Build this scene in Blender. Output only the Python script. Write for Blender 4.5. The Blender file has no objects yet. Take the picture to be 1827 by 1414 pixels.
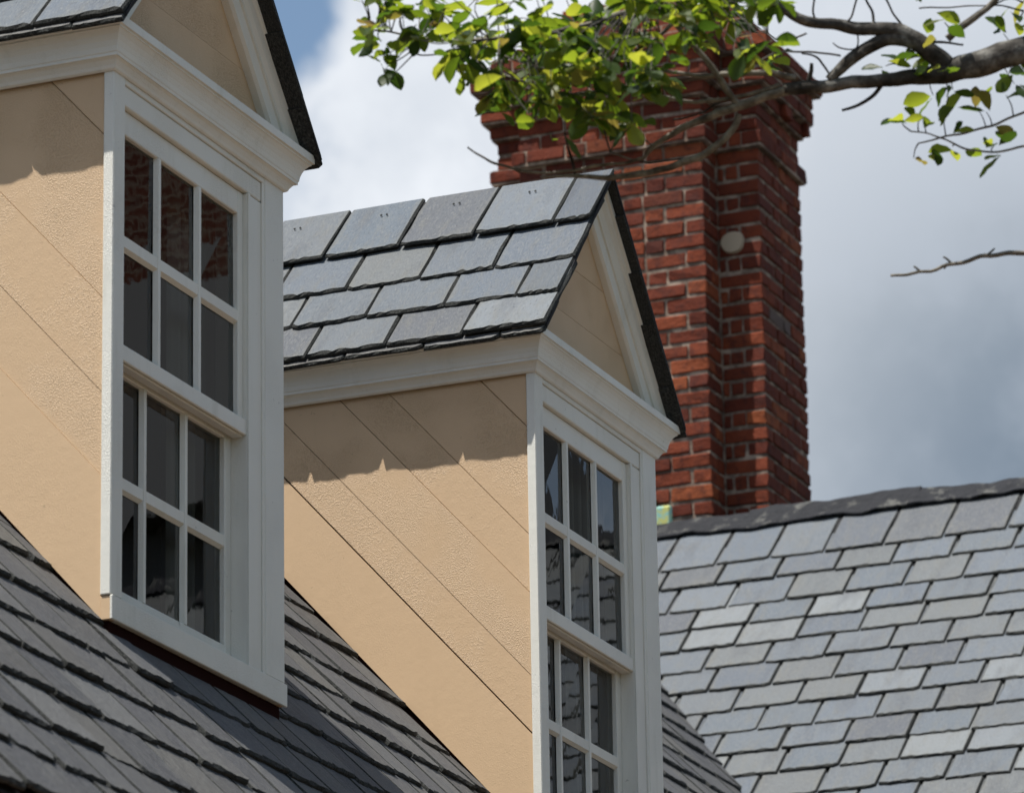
import bpy, math, random
from mathutils import Vector, Matrix, noise
rnd = random.Random(7)
# ------------------------------------------------------------------ camera, world, sun, exposure
sc = bpy.context.scene
col = sc.collection
CAM = Vector((-11.7881, -6.05081, -3.54621))
FWD = Vector((0.88160858, 0.36454598, 0.29978749))
RGT = Vector((0.38683947, -0.92200046, -0.0164431))
UPV = Vector((-0.27040994, -0.13046601, 0.95386429))
FPX, PX0, PY0 = 9091.66, 913.5, 707.0
cd = bpy.data.cameras.new('camera')
cam = bpy.data.objects.new('camera', cd); col.objects.link(cam)
cd.lens = FPX / 1827 * 36; cd.sensor_width = 36; cd.sensor_fit = 'HORIZONTAL'
cd.clip_start = 0.1; cd.clip_end = 3000
cam.matrix_world = Matrix(((RGT.x, UPV.x, -FWD.x, CAM.x), (RGT.y, UPV.y, -FWD.y, CAM.y), (RGT.z, UPV.z, -FWD.z, CAM.z), (0, 0, 0, 1)))
cd.dof.use_dof = True; cd.dof.focus_distance = 15.9; cd.dof.aperture_fstop = 7.0
sc.camera = cam
sc.view_settings.view_transform = 'Standard'; sc.view_settings.look = 'None'
sc.view_settings.gamma = 1.0; sc.view_settings.use_curve_mapping = False
sc.view_settings.exposure = 0.55
sc.render.engine = 'CYCLES'
sc.cycles.use_denoising = True
sc.cycles.max_bounces = 8

def at(px, py, depth):            # a point of the place, from where the photograph shows it and how far away it is
    return CAM + (FWD + RGT * ((px - PX0) / FPX) - UPV * ((py - PY0) / FPX)) * depth
def proj(P):
    v = P - CAM; d = v.dot(FWD)
    return PX0 + FPX * v.dot(RGT) / d, PY0 - FPX * v.dot(UPV) / d

SUN = Vector((1.0, -0.8, -3.08)).normalized()        # the way the sunlight travels
sl = bpy.data.lights.new('sun', 'SUN'); sl.energy = 4.65; sl.angle = math.radians(0.5); sl.color = (1.0, 0.955, 0.88)
so = bpy.data.objects.new('sun', sl); col.objects.link(so)
so.rotation_euler = SUN.to_track_quat('-Z', 'Y').to_euler(); so.location = (-8, 6, 30)

# ---- node helpers
class NT:
    def __init__(s, tree): s.t = tree; s.n = tree.nodes; s.l = tree.links
    def add(s, typ, **kw):
        nd = s.n.new(typ)
        for k, v in kw.items():
            if k.startswith('i_'):
                key = k[2:]; key = int(key) if key.isdigit() else key
                nd.inputs[key].default_value = v
            else: setattr(nd, k, v)
        return nd
    def link(s, a, b): s.l.new(a, b)
    def math(s, op, a, b=None, c=None, clamp=False):
        nd = s.n.new('ShaderNodeMath'); nd.operation = op; nd.use_clamp = clamp
        for i, v in enumerate((a, b, c)):
            if v is None: continue
            if isinstance(v, (int, float)): nd.inputs[i].default_value = v
            else: s.l.new(v, nd.inputs[i])
        return nd.outputs[0]
    def mix(s, f, a, b, mode='MIX'):
        nd = s.n.new('ShaderNodeMix'); nd.data_type = 'RGBA'; nd.blend_type = mode
        for i, v in ((0, f), (6, a), (7, b)):
            if isinstance(v, (int, float)): nd.inputs[i].default_value = v
            elif isinstance(v, tuple): nd.inputs[i].default_value = v if len(v) == 4 else v + (1,)
            else: s.l.new(v, nd.inputs[i])
        return nd.outputs[2]
    def ramp(s, f, stops):
        nd = s.n.new('ShaderNodeValToRGB'); e = nd.color_ramp.elements
        while len(e) < len(stops): e.new(0.5)
        for el, (p, c) in zip(e, stops): el.position = p; el.color = c if len(c) == 4 else tuple(c) + (1,)
        s.l.new(f, nd.inputs[0]); return nd.outputs[0]
    def smooth(s, v, a, b):
        nd = s.n.new('ShaderNodeMapRange'); nd.interpolation_type = 'SMOOTHSTEP'
        s.l.new(v, nd.inputs[0]); nd.inputs[1].default_value = a; nd.inputs[2].default_value = b
        return nd.outputs[0]

world = bpy.data.worlds.new('World'); sc.world = world; world.use_nodes = True
w = NT(world.node_tree); w.n.clear()
sky = w.add('ShaderNodeTexSky', sky_type='NISHITA'); sky.sun_disc = False
toS = -SUN
sky.sun_elevation = math.asin(toS.z); sky.sun_rotation = math.atan2(toS.x, toS.y)
sky.air_density = 1.0; sky.dust_density = 0.6; sky.ozone_density = 1.5
tc = w.add('ShaderNodeTexCoord'); DIR = tc.outputs['Generated']
nw = w.add('ShaderNodeTexNoise', i_Scale=9.0, i_Detail=8.0, i_Roughness=0.55); w.link(DIR, nw.inputs['Vector'])
nl = w.add('ShaderNodeTexNoise', i_Scale=3.2, i_Detail=6.0, i_Roughness=0.55); w.link(DIR, nl.inputs['Vector'])
nf = w.add('ShaderNodeTexNoise', i_Scale=34.0, i_Detail=9.0, i_Roughness=0.62); w.link(DIR, nf.inputs['Vector'])
def blob(px, py, r_deg, soft, wobble=1.1):      # 1 inside a round patch of sky around one direction, 0 outside
    d = (at(px, py, 1) - CAM).normalized()
    nd = w.add('ShaderNodeVectorMath', operation='DISTANCE'); w.link(DIR, nd.inputs[0]); nd.inputs[1].default_value = d
    wob = w.math('MULTIPLY_ADD', w.math('SUBTRACT', nw.outputs[0], 0.5), math.radians(r_deg) * wobble, w.math('MULTIPLY_ADD', w.math('SUBTRACT', nf.outputs[0], 0.5), math.radians(r_deg) * wobble * .75, nd.outputs['Value']))
    nd2 = w.add('ShaderNodeMapRange', interpolation_type='SMOOTHSTEP'); w.link(wob, nd2.inputs[0])
    nd2.inputs[1].default_value = math.radians(r_deg * (1 - soft)); nd2.inputs[2].default_value = math.radians(r_deg * (1 + soft))
    nd2.inputs[3].default_value = 1; nd2.inputs[4].default_value = 0
    return nd2.outputs[0]
cover = w.smooth(nl.outputs[0], 0.50, 0.62)                      # broken cloud all over the sky
bank = blob(1350, 420, 7.0, 0.25)                                # the bank of cloud behind the chimney
gap = blob(400, -10, 1.40, 0.13)                                 # a hole of blue in it
cover = w.math('MULTIPLY', w.math('MAXIMUM', cover, bank), w.math('SUBTRACT', 1.0, gap), clamp=True)
shade = w.math('MAXIMUM', w.smooth(nl.outputs[0], 0.60, 0.72), blob(1960, 900, 4.3, 0.95, 0.3))
CS = 10.0
cl = w.mix(shade, (0.62 * CS, 0.645 * CS, 0.68 * CS), (0.145 * CS, 0.185 * CS, 0.235 * CS))
veil = w.smooth(w.math('ADD', w.math('MULTIPLY', nw.outputs[0], .6), w.math('MULTIPLY', nf.outputs[0], .4)), 0.42, 0.62)
cl = w.mix(w.math('MULTIPLY', veil, 0.44), cl, (0.34 * CS, 0.38 * CS, 0.44 * CS))
sk2 = w.mix(1.0, sky.outputs[0], (0.95, 0.93, 0.86), 'MULTIPLY')
skyc = w.mix(cover, sk2, cl)
bg = w.add('ShaderNodeBackground'); bg.inputs[1].default_value = 0.1; w.link(skyc, bg.inputs[0])
wo = w.add('ShaderNodeOutputWorld'); w.link(bg.outputs[0], wo.inputs[0])

# ------------------------------------------------------------------ materials
def mat(name, base, rough=0.6, spec=0.4):
    m = bpy.data.materials.new(name); m.use_nodes = True
    t = NT(m.node_tree); b = t.n['Principled BSDF']
    b.inputs['Base Color'].default_value = tuple(base) + (1,)
    b.inputs['Roughness'].default_value = rough; b.inputs['Specular IOR Level'].default_value = spec
    return m, t, b
def objcoord(t, seeded=True):
    c = t.add('ShaderNodeTexCoord'); o = t.add('ShaderNodeObjectInfo')
    if not seeded: return c.outputs['Object'], o.outputs['Random']
    v = t.add('ShaderNodeVectorMath', operation='ADD'); t.link(c.outputs['Object'], v.inputs[0])
    s = t.math('MULTIPLY', o.outputs['Random'], 37.0); t.link(s, v.inputs[1])
    return v.outputs[0], o.outputs['Random']
def noise_n(t, vec, scale, detail=4, rough=0.55):
    n = t.add('ShaderNodeTexNoise', i_Scale=scale, i_Detail=detail, i_Roughness=rough); t.link(vec, n.inputs['Vector']); return n.outputs[0]
def bump(t, b, h, strength, dist):
    n = t.add('ShaderNodeBump'); n.inputs['Strength'].default_value = strength; n.inputs['Distance'].default_value = dist
    t.link(h, n.inputs['Height']); t.link(n.outputs[0], b.inputs['Normal']); return n
def rnd_chain(t, r, k):   # another random number out of an object's own
    return t.math('FRACT', t.math('MULTIPLY', r, k))

def slate_mat(name, stops, amount=1.0, gloss=0.68, cracks=0.0):
    m, t, b = mat(name, (0.2, 0.2, 0.22), gloss, 0.22)
    v, r = objcoord(t)
    isl = t.add('ShaderNodeNewGeometry').outputs['Random Per Island']
    rr = t.math('FRACT', t.math('ADD', r, t.math('MULTIPLY', isl, 7.31)))
    c = t.ramp(rr, stops)
    n1 = noise_n(t, v, 7, 5, 0.6); n2 = noise_n(t, v, 55, 4, 0.65); n3 = noise_n(t, v, 2.5, 3)
    c = t.mix(t.math('MULTIPLY', t.smooth(n1, 0.45, 0.75), 0.45 * amount), c, (0.15, 0.148, 0.134))
    c = t.mix(t.math('MULTIPLY', t.smooth(n3, 0.5, 0.75), 0.5 * amount), c, (0.085, 0.092, 0.105))
    c = t.mix(t.math('MULTIPLY', t.smooth(n2, 0.50, 0.66), 0.42), c, (0.22, 0.225, 0.22))
    c = t.mix(t.math('MULTIPLY', t.smooth(n2, 0.42, 0.30), 0.55), c, (0.05, 0.05, 0.055))
    uv = t.add('ShaderNodeTexCoord').outputs['Generated']; sp = t.add('ShaderNodeSeparateXYZ'); t.link(uv, sp.inputs[0])
    ex = t.math('ABSOLUTE', t.math('SUBTRACT', sp.outputs[0], 0.5)); ey = t.math('SUBTRACT', 0.62, sp.outputs[1])
    rim = t.math('MAXIMUM', t.smooth(t.math('ADD', ex, t.math('MULTIPLY', n1, 0.12)), 0.47, 0.55), t.smooth(t.math('ADD', ey, t.math('MULTIPLY', n1, 0.14)), 0.60, 0.70))
    c = t.mix(t.math('MULTIPLY', rim, 0.34 * amount), c, (0.17, 0.167, 0.145))
    if cracks:
        m2 = t.add('ShaderNodeMapping'); m2.inputs['Scale'].default_value = (9.0, 1.6, 3.0); t.link(v, m2.inputs[0]); n5 = noise_n(t, m2.outputs[0], 3.0, 5, 0.7)
        c = t.mix(t.math('MULTIPLY', t.smooth(n5, 0.40, 0.33), cracks), c, (0.02, 0.02, 0.021)); c = t.mix(t.math('MULTIPLY', t.smooth(n5, 0.58, 0.70), cracks * .6), c, (0.16, 0.155, 0.145))
    t.link(c, b.inputs['Base Color'])
    mp = t.add('ShaderNodeMapping'); mp.inputs['Scale'].default_value = (0.27, 0.5, 1.0); mp.inputs['Rotation'].default_value = (0, 0, 0.9); t.link(v, mp.inputs[0])
    lay = noise_n(t, mp.outputs[0], 16, 7, 0.62)
    bump(t, b, t.math('ADD', lay, t.math('MULTIPLY', n2, 0.6)), 0.9, 0.010)
    return m
SLATE = slate_mat('slate', [(0.0, (0.113, 0.137, 0.166)), (0.18, (0.132, 0.146, 0.161)), (0.34, (0.120, 0.142, 0.172)), (0.5, (0.097, 0.105, 0.121)), (0.62, (0.144, 0.155, 0.161)), (0.8, (0.129, 0.150, 0.178)), (0.93, (0.204, 0.221, 0.233)), (1.0, (0.118, 0.129, 0.137))])
EDGE, t_, b_ = mat('shaded_broken_slate_edge', (0.035, 0.036, 0.036), 0.9, 0.15)  # broken edges and undersides, with their shade darkened into the colour
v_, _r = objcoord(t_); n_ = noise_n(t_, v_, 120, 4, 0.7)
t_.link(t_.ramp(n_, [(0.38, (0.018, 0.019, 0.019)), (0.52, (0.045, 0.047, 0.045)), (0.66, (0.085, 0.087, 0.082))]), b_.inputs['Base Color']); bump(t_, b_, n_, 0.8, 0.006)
SLATE_DARK = slate_mat('weathered_slate', [(0.0, (0.085, 0.086, 0.094)), (0.2, (0.122, 0.119, 0.112)), (0.4, (0.068, 0.069, 0.076)), (0.6, (0.105, 0.107, 0.113)), (0.8, (0.078, 0.077, 0.078)), (1.0, (0.13, 0.132, 0.134))], 0.8, 0.72, 0.8)
UNDER, _, _ = mat('roofing_underlay', (0.025, 0.025, 0.027), 0.9, 0.2)

def paint(name, base, rough, crackle, grain, grime=0.32):
    m, t, b = mat(name, base, rough, 0.4)
    v, r = objcoord(t, False)
    vv = t.add('ShaderNodeVectorMath', operation='ADD'); t.link(v, vv.inputs[0]); t.link(t.math('MULTIPLY', r, 19.0), vv.inputs[1]); v = vv.outputs[0]
    n1 = noise_n(t, v, 3.0, 5); n2 = noise_n(t, v, 95, 5, 0.6); n3 = noise_n(t, v, 30, 3)
    c = t.mix(t.math('MULTIPLY', n1, 0.07), tuple(base), tuple(x * 0.72 for x in base))
    c = t.mix(t.math('MULTIPLY', t.smooth(noise_n(t, v, 40, 2), 0.74, 0.78), 0.5), c, tuple(x * 0.45 for x in base))
    gm = t.add('ShaderNodeMapping'); gm.inputs['Scale'].default_value = (14, 14, 2.0); t.link(v, gm.inputs[0]); g1 = noise_n(t, gm.outputs[0], 1.0, 6, 0.65)
    c = t.mix(t.math('MULTIPLY', t.smooth(g1, 0.52, 0.75), grime), c, tuple(x * k for x, k in zip(base, (0.66, 0.66, 0.60))))
    t.link(c, b.inputs['Base Color'])
    patch = t.smooth(n1, 0.42, 0.62)
    n4 = noise_n(t, v, 210, 4, 0.6); vo = t.add('ShaderNodeTexVoronoi', i_Scale=60.0); vo.feature = 'DISTANCE_TO_EDGE'
    dv = t.add('ShaderNodeVectorMath', operation='ADD'); t.link(v, dv.inputs[0]); t.link(t.math('MULTIPLY', n2, 0.02), dv.inputs[1]); t.link(dv.outputs[0], vo.inputs['Vector'])
    h = t.math('ADD', t.math('MULTIPLY', t.math('MULTIPLY', t.smooth(n4, 0.45, 0.68), t.math('MULTIPLY_ADD', patch, 0.85, 0.15)), crackle), t.math('MULTIPLY', n3, grain))
    bump(t, b, h, 0.8, 0.003)
    return m
WHITE = paint('white_paint', (0.735, 0.73, 0.675), 0.42, 0.35, 0.35)
BEIGE = paint('beige_paint', (0.60, 0.425, 0.262), 0.5, 0.62, 0.3, 0.10)
BEIGE_S = paint('smooth_beige_paint', (0.615, 0.437, 0.27), 0.5, 0.08, 0.25, 0.10)
RED, _, _ = mat('dark_red_paint', (0.018, 0.006, 0.005), 0.95, 0.04)
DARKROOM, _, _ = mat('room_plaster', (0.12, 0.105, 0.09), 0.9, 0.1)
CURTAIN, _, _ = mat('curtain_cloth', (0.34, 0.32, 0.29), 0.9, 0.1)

def glass_mat():
    m = bpy.data.materials.new('old_window_glass'); m.use_nodes = True
    t = NT(m.node_tree); t.n.clear()
    v, r = objcoord(t)
    nb = t.add('ShaderNodeBump'); nb.inputs['Strength'].default_value = 0.045; nb.inputs['Distance'].default_value = 0.004
    t.link(noise_n(t, v, 9, 2), nb.inputs['Height'])
    fr = t.add('ShaderNodeFresnel', i_IOR=1.75); t.link(nb.outputs[0], fr.inputs['Normal'])
    gl = t.add('ShaderNodeBsdfGlossy'); gl.inputs['Roughness'].default_value = 0.0; t.link(nb.outputs[0], gl.inputs['Normal'])
    tr = t.add('ShaderNodeBsdfTransparent'); tr.inputs[0].default_value = (0.78, 0.80, 0.78, 1)
    mx = t.add('ShaderNodeMixShader'); t.link(fr.outputs[0], mx.inputs[0]); t.link(tr.outputs[0], mx.inputs[1]); t.link(gl.outputs[0], mx.inputs[2])
    o = t.add('ShaderNodeOutputMaterial'); t.link(mx.outputs[0], o.inputs[0]); return m
GLASS = glass_mat()

def brick_mat(name, stops):
    m, t, b = mat(name, (0.2, 0.05, 0.03), 0.85, 0.2)
    v, r = objcoord(t)
    isl = t.add('ShaderNodeNewGeometry').outputs['Random Per Island']
    rr = t.math('FRACT', t.math('ADD', r, t.math('MULTIPLY', isl, 5.77)))
    c = t.ramp(rr, stops)
    n1 = noise_n(t, v, 18, 5, 0.65); n2 = noise_n(t, v, 70, 4, 0.6)
    c = t.mix(t.math('MULTIPLY', t.smooth(n1, 0.45, 0.68), 0.7), c, (0.05, 0.014, 0.011))
    c = t.mix(t.math('MULTIPLY', t.smooth(n2, 0.66, 0.8), 0.4), c, (0.26, 0.12, 0.085))
    t.link(c, b.inputs['Base Color']); bump(t, b, t.math('ADD', n1, t.math('MULTIPLY', n2, 0.5)), 0.9, 0.008)
    return m
BRICK = brick_mat('old_red_brick', [(0.0, (0.113, 0.022, 0.010)), (0.25, (0.154, 0.032, 0.014)), (0.45, (0.088, 0.018, 0.010)), (0.62, (0.133, 0.029, 0.013)), (0.85, (0.187, 0.041, 0.017)), (0.93, (0.250, 0.066, 0.024)), (1.0, (0.071, 0.019, 0.014))])
BRICK_G, _, _ = mat('grey_brick', (0.12, 0.085, 0.075), 0.85, 0.2)
MORTAR, t_, b_ = mat('lime_mortar', (0.25, 0.19, 0.15), 0.95, 0.1)
v_, _r = objcoord(t_); n_ = noise_n(t_, v_, 12, 5, 0.65)
t_.link(t_.mix(t_.smooth(n_, 0.4, 0.65), (0.13, 0.095, 0.075), (0.36, 0.28, 0.22)), b_.inputs['Base Color']); bump(t_, b_, n_, 0.6, 0.01)
PLATE, _, _ = mat('pale_lime_plaster', (0.40, 0.32, 0.235), 0.8, 0.2)
LEAD, t_, b_ = mat('lead_sheet', (0.05, 0.05, 0.058), 0.85, 0.15)
v_, _r = objcoord(t_); n_ = noise_n(t_, v_, 9, 5, 0.65)
t_.link(t_.mix(t_.smooth(n_, 0.52, 0.68), (0.026, 0.027, 0.031), (0.12, 0.12, 0.112)), b_.inputs['Base Color']); bump(t_, b_, noise_n(t_, v_, 14, 6), 0.9, 0.03)
COPPER, t_, b_ = mat('green_copper', (0.25, 0.45, 0.40), 0.6, 0.3)
v_, _r = objcoord(t_); n_ = noise_n(t_, v_, 30, 3)
t_.link(t_.mix(t_.smooth(n_, 0.42, 0.58), (0.22, 0.42, 0.38), (0.42, 0.43, 0.14)), b_.inputs['Base Color'])
BARK, t_, b_ = mat('grey_bark', (0.12, 0.10, 0.08), 0.9, 0.15)
v_, _r = objcoord(t_, False); n_ = noise_n(t_, v_, 14, 6, 0.65)
t_.link(t_.ramp(n_, [(0.35, (0.022, 0.020, 0.018)), (0.52, (0.070, 0.064, 0.057)), (0.68, (0.24, 0.235, 0.215))]), b_.inputs['Base Color']); bump(t_, b_, noise_n(t_, v_, 60, 5), 0.8, 0.006)
BARK_LIT, t_, b_ = mat('sunlit_branch_bark', (0.2, 0.18, 0.15), 0.9, 0.15)  # paler copy of the bark for branches, sunlight put into the colour
v_, _r = objcoord(t_, False); n_ = noise_n(t_, v_, 30, 5, 0.65)
t_.link(t_.ramp(n_, [(0.3, (0.05, 0.043, 0.036)), (0.5, (0.15, 0.135, 0.112)), (0.7, (0.30, 0.28, 0.24))]), b_.inputs['Base Color'])
def leaf_mat():
    m = bpy.data.materials.new('green_leaf'); m.use_nodes = True
    t = NT(m.node_tree); t.n.clear()
    o = t.add('ShaderNodeObjectInfo').outputs['Random']
    isl = t.add('ShaderNodeNewGeometry').outputs['Random Per Island']
    rr = t.math('FRACT', t.math('ADD', t.math('MULTIPLY', o, 9.13), t.math('MULTIPLY', isl, 3.77)))
    cd_ = t.ramp(rr, [(0.0, (0.028, 0.055, 0.014)), (0.45, (0.04, 0.075, 0.018)), (0.85, (0.06, 0.10, 0.022)), (0.96, (0.11, 0.13, 0.025)), (1.0, (0.12, 0.07, 0.03))])
    ct = t.ramp(rr, [(0.0, (0.04, 0.085, 0.008)), (0.35, (0.10, 0.18, 0.012)), (0.65, (0.27, 0.36, 0.02)), (0.92, (0.50, 0.54, 0.045)), (1.0, (0.30, 0.22, 0.05))])
    p = t.add('ShaderNodeBsdfPrincipled'); p.inputs['Roughness'].default_value = 0.45; p.inputs['Specular IOR Level'].default_value = 0.4; t.link(cd_, p.inputs['Base Color'])
    tl = t.add('ShaderNodeBsdfTranslucent'); t.link(ct, tl.inputs[0])
    mx = t.add('ShaderNodeMixShader', i_0=0.55); t.link(p.outputs[0], mx.inputs[1]); t.link(tl.outputs[0], mx.inputs[2])
    out = t.add('ShaderNodeOutputMaterial'); t.link(mx.outputs[0], out.inputs[0]); return m
LEAF = leaf_mat()
GROUND, t_, b_ = mat('worn_ground', (0.16, 0.12, 0.08), 0.95, 0.1)
v_, _r = objcoord(t_, False); n_ = noise_n(t_, v_, 0.5, 6)
t_.link(t_.mix(n_, (0.065, 0.056, 0.032), (0.125, 0.097, 0.062)), b_.inputs['Base Color'])
PATH, _, _ = mat('brick_path', (0.24, 0.155, 0.108), 0.95, 0.1)

# ------------------------------------------------------------------ mesh helpers
class MB:
    def __init__(s): s.v = []; s.f = []; s.sm = []; s.tops = set()
    def poly(s, pts):
        i = len(s.v); s.v += [tuple(p) for p in pts]; s.f.append(tuple(range(i, i + len(pts)))); s.sm.append(False)
    def add(s, vs, fs, smooth=False):
        i = len(s.v); s.v += [tuple(p) for p in vs]
        if len(fs) > 1 and len(fs[1]) > 8: s.tops.add(i + fs[1][0])
        for f in fs: s.f.append(tuple(i + k for k in f)); s.sm.append(smooth)
    def box(s, x0, x1, y0, y1, z0, z1, c=0.0):
        if c <= 0:
            vs = [(x0, y0, z0), (x1, y0, z0), (x1, y1, z0), (x0, y1, z0), (x0, y0, z1), (x1, y0, z1), (x1, y1, z1), (x0, y1, z1)]
            s.add(vs, [(3, 2, 1, 0), (4, 5, 6, 7), (0, 1, 5, 4), (1, 2, 6, 5), (2, 3, 7, 6), (3, 0, 4, 7)]); return
        c = min(c, (x1 - x0) * .4, (y1 - y0) * .4, (z1 - z0) * .4)
        X = ((x0, x0 + c, x1 - c, x1)); Y = (y0, y0 + c, y1 - c, y1); Z = (z0, z0 + c, z1 - c, z1)
        vs = []; idx = {}
        def V(i, j, k):
            key = (i, j, k)
            if key not in idx: idx[key] = len(vs); vs.append((X[i], Y[j], Z[k]))
            return idx[key]
        fs = [[V(0, 1, 1), V(0, 1, 2), V(0, 2, 2), V(0, 2, 1)], [V(3, 1, 1), V(3, 2, 1), V(3, 2, 2), V(3, 1, 2)],
              [V(1, 0, 1), V(2, 0, 1), V(2, 0, 2), V(1, 0, 2)], [V(1, 3, 1), V(1, 3, 2), V(2, 3, 2), V(2, 3, 1)],
              [V(1, 1, 0), V(1, 2, 0), V(2, 2, 0), V(2, 1, 0)], [V(1, 1, 3), V(2, 1, 3), V(2, 2, 3), V(1, 2, 3)]]
        for a, A in ((1, 0), (2, 3)):
            for b, B in ((1, 0), (2, 3)):
                fs.append([V(A, b, 1), V(A, b, 2), V(a, B, 2), V(a, B, 1)])
                fs.append([V(A, 1, b), V(A, 2, b), V(a, 2, B), V(a, 1, B)])
                fs.append([V(1, A, b), V(2, A, b), V(2, a, B), V(1, a, B)])
                for d, D_ in ((1, 0), (2, 3)): fs.append([V(A, b, d), V(a, B, d), V(a, b, D_)])
        s.add(vs, fs)
    def mesh(s, name, m, fix=True):
        me = bpy.data.meshes.new(name); me.from_pydata(s.v, [], s.f)
        if any(s.sm): me.polygons.foreach_set('use_smooth', s.sm)
        me.materials.append(m)
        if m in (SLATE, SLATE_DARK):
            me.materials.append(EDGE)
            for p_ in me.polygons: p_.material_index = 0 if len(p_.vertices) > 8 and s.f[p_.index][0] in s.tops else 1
        if fix:
            import bmesh
            b = bmesh.new(); b.from_mesh(me); bmesh.ops.recalc_face_normals(b, faces=b.faces); b.to_mesh(me); b.free()
        me.update(); return me
    def build(s, name, m, parent=None, fix=True):
        return link(name, s.mesh(name, m, fix), parent)
def link(name, me, parent=None, mw=None):
    o = bpy.data.objects.new(name, me); col.objects.link(o)
    if parent is not None: o.parent = parent
    if mw is not None: o.matrix_local = mw
    return o
def thing(name, label, cat, loc=(0, 0, 0), group=None):
    o = bpy.data.objects.new(name, None); col.objects.link(o); o.location = loc
    o.empty_display_size = 0.2
    o['label'] = label; o['category'] = cat
    if group: o['group'] = group
    return o
def structure(o): o['kind'] = 'structure'; return o
def stuff(o): o['kind'] = 'stuff'; return o
def clip(poly, a, b, c):     # keep a*x + b*y <= c
    out = []
    for i in range(len(poly)):
        p, q = poly[i], poly[(i + 1) % len(poly)]
        dp, dq = a * p[0] + b * p[1] - c, a * q[0] + b * q[1] - c
        if dp <= 0: out.append(p)
        if (dp < 0) != (dq < 0) and dp != dq:
            u = dp / (dp - dq); out.append((p[0] + (q[0] - p[0]) * u, p[1] + (q[1] - p[1]) * u))
    return out
def inside(px, py, poly):
    r = False; n = len(poly)
    for i in range(n):
        x0, y0 = poly[i]; x1, y1 = poly[(i + 1) % n]
        if (y0 > py) != (y1 > py) and px < (x1 - x0) * (py - y0) / (y1 - y0) + x0: r = not r
    return r

# ---- slates: local x across (unit wide, centred), y up the slope from the butt, z out of the roof
def slate_geo(L, th, r, wid=0.27, rag=1.0):
    """outline with a chipped butt; the top face is set back from the under face, unevenly"""
    nb = 13 if rag < 1.5 else 19; k = 1.0 / wid
    under = []; top = []
    slant = r.uniform(-0.004, 0.004)
    cl, cr = (r.choice((0, 0, 0, 0, .008)), r.choice((0, 0, 0, .006, .014)))
    for i in range(nb):
        x = -0.5 + i / (nb - 1)
        y = slant * x + r.uniform(-0.0035, 0.003) * rag
        if i == 0: y += cl
        if i == nb - 1: y += cr
        under.append((x, y)); top.append((x * (1 - .010 * k), y + r.choice((0.002, 0.003, 0.004, 0.006, 0.009, 0.013)) * (.5 + .5 * rag)))
    side = [(0.5 + r.uniform(-.003, .003) * k, L * .35), (0.5 + r.uniform(-.003, .003) * k, L * .7), (0.5, L), (-0.5, L), (-0.5 + r.uniform(-.003, .003) * k, L * .7), (-0.5 + r.uniform(-.003, .003) * k, L * .35)]
    for (x, y) in side:
        under.append((x, y)); top.append((x - math.copysign(r.uniform(.002, .009) * k, x), y))
    n = len(under)
    vs = [(x, y, -th) for x, y in under] + [(x, y, r.uniform(-.0008, .0008)) for x, y in top]
    mid = [(x, y, -th * r.uniform(.35, .6)) for x, y in under]
    vs += mid
    fs = [tuple(range(n - 1, -1, -1)), tuple(range(n, 2 * n))]
    for i in range(n):
        j = (i + 1) % n
        fs.append((i, j, 2 * n + j, 2 * n + i)); fs.append((2 * n + i, 2 * n + j, n + j, n + i))
    return vs, fs
def slate_variants(L, th, m, n=10, seed=1, rag=1.0):
    r = random.Random(seed); out = []
    for i in range(n):
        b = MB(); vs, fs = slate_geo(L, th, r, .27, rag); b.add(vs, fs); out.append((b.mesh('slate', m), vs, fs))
    return out
def slate_matrix(O, U, D, N, u0, u1, s, L, r, lift=0.020, gap=0.005, rollmax=.006):
    """O + U*u + D*s: a point of the roof plane (D runs down the slope); slate from u0 to u1 with its butt at s"""
    butt = O + U * ((u0 + u1) / 2) + D * s + N * (lift + r.uniform(-.003, .003))
    head = O + U * ((u0 + u1) / 2 + r.uniform(-.002, .002)) + D * (s - L) + N * 0.002
    Y = (head - butt).normalized(); X = U - Y * U.dot(Y); X.normalize(); Z = X.cross(Y)
    if Z.dot(N) < 0: X = -X; Z = X.cross(Y)
    w_ = max(.02, (u1 - u0) - gap * r.uniform(.6, 1.5))
    roll = r.uniform(-rollmax, rollmax); X2 = (X + Z * roll).normalized(); Z2 = X2.cross(Y)
    M = Matrix(((X2.x * w_, Y.x, Z2.x, butt.x), (X2.y * w_, Y.y, Z2.y, butt.y), (X2.z * w_, Y.z, Z2.z, butt.z), (0, 0, 0, 1)))
    return M

# ------------------------------------------------------------------ ground
b = MB(); b.poly([(-600, -600, 0), (900, -600, 0), (900, 600, 0), (-600, 600, 0)])
g = b.build('ground', GROUND); g.location.z = -5.15; structure(g)
b = MB(); b.poly([(-60, -5.5, 0), (5.5, -5.5, 0), (5.5, -1.3, 0), (-60, -1.3, 0)])
g = b.build('path', PATH); g.location.z = -5.146; structure(g)

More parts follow.
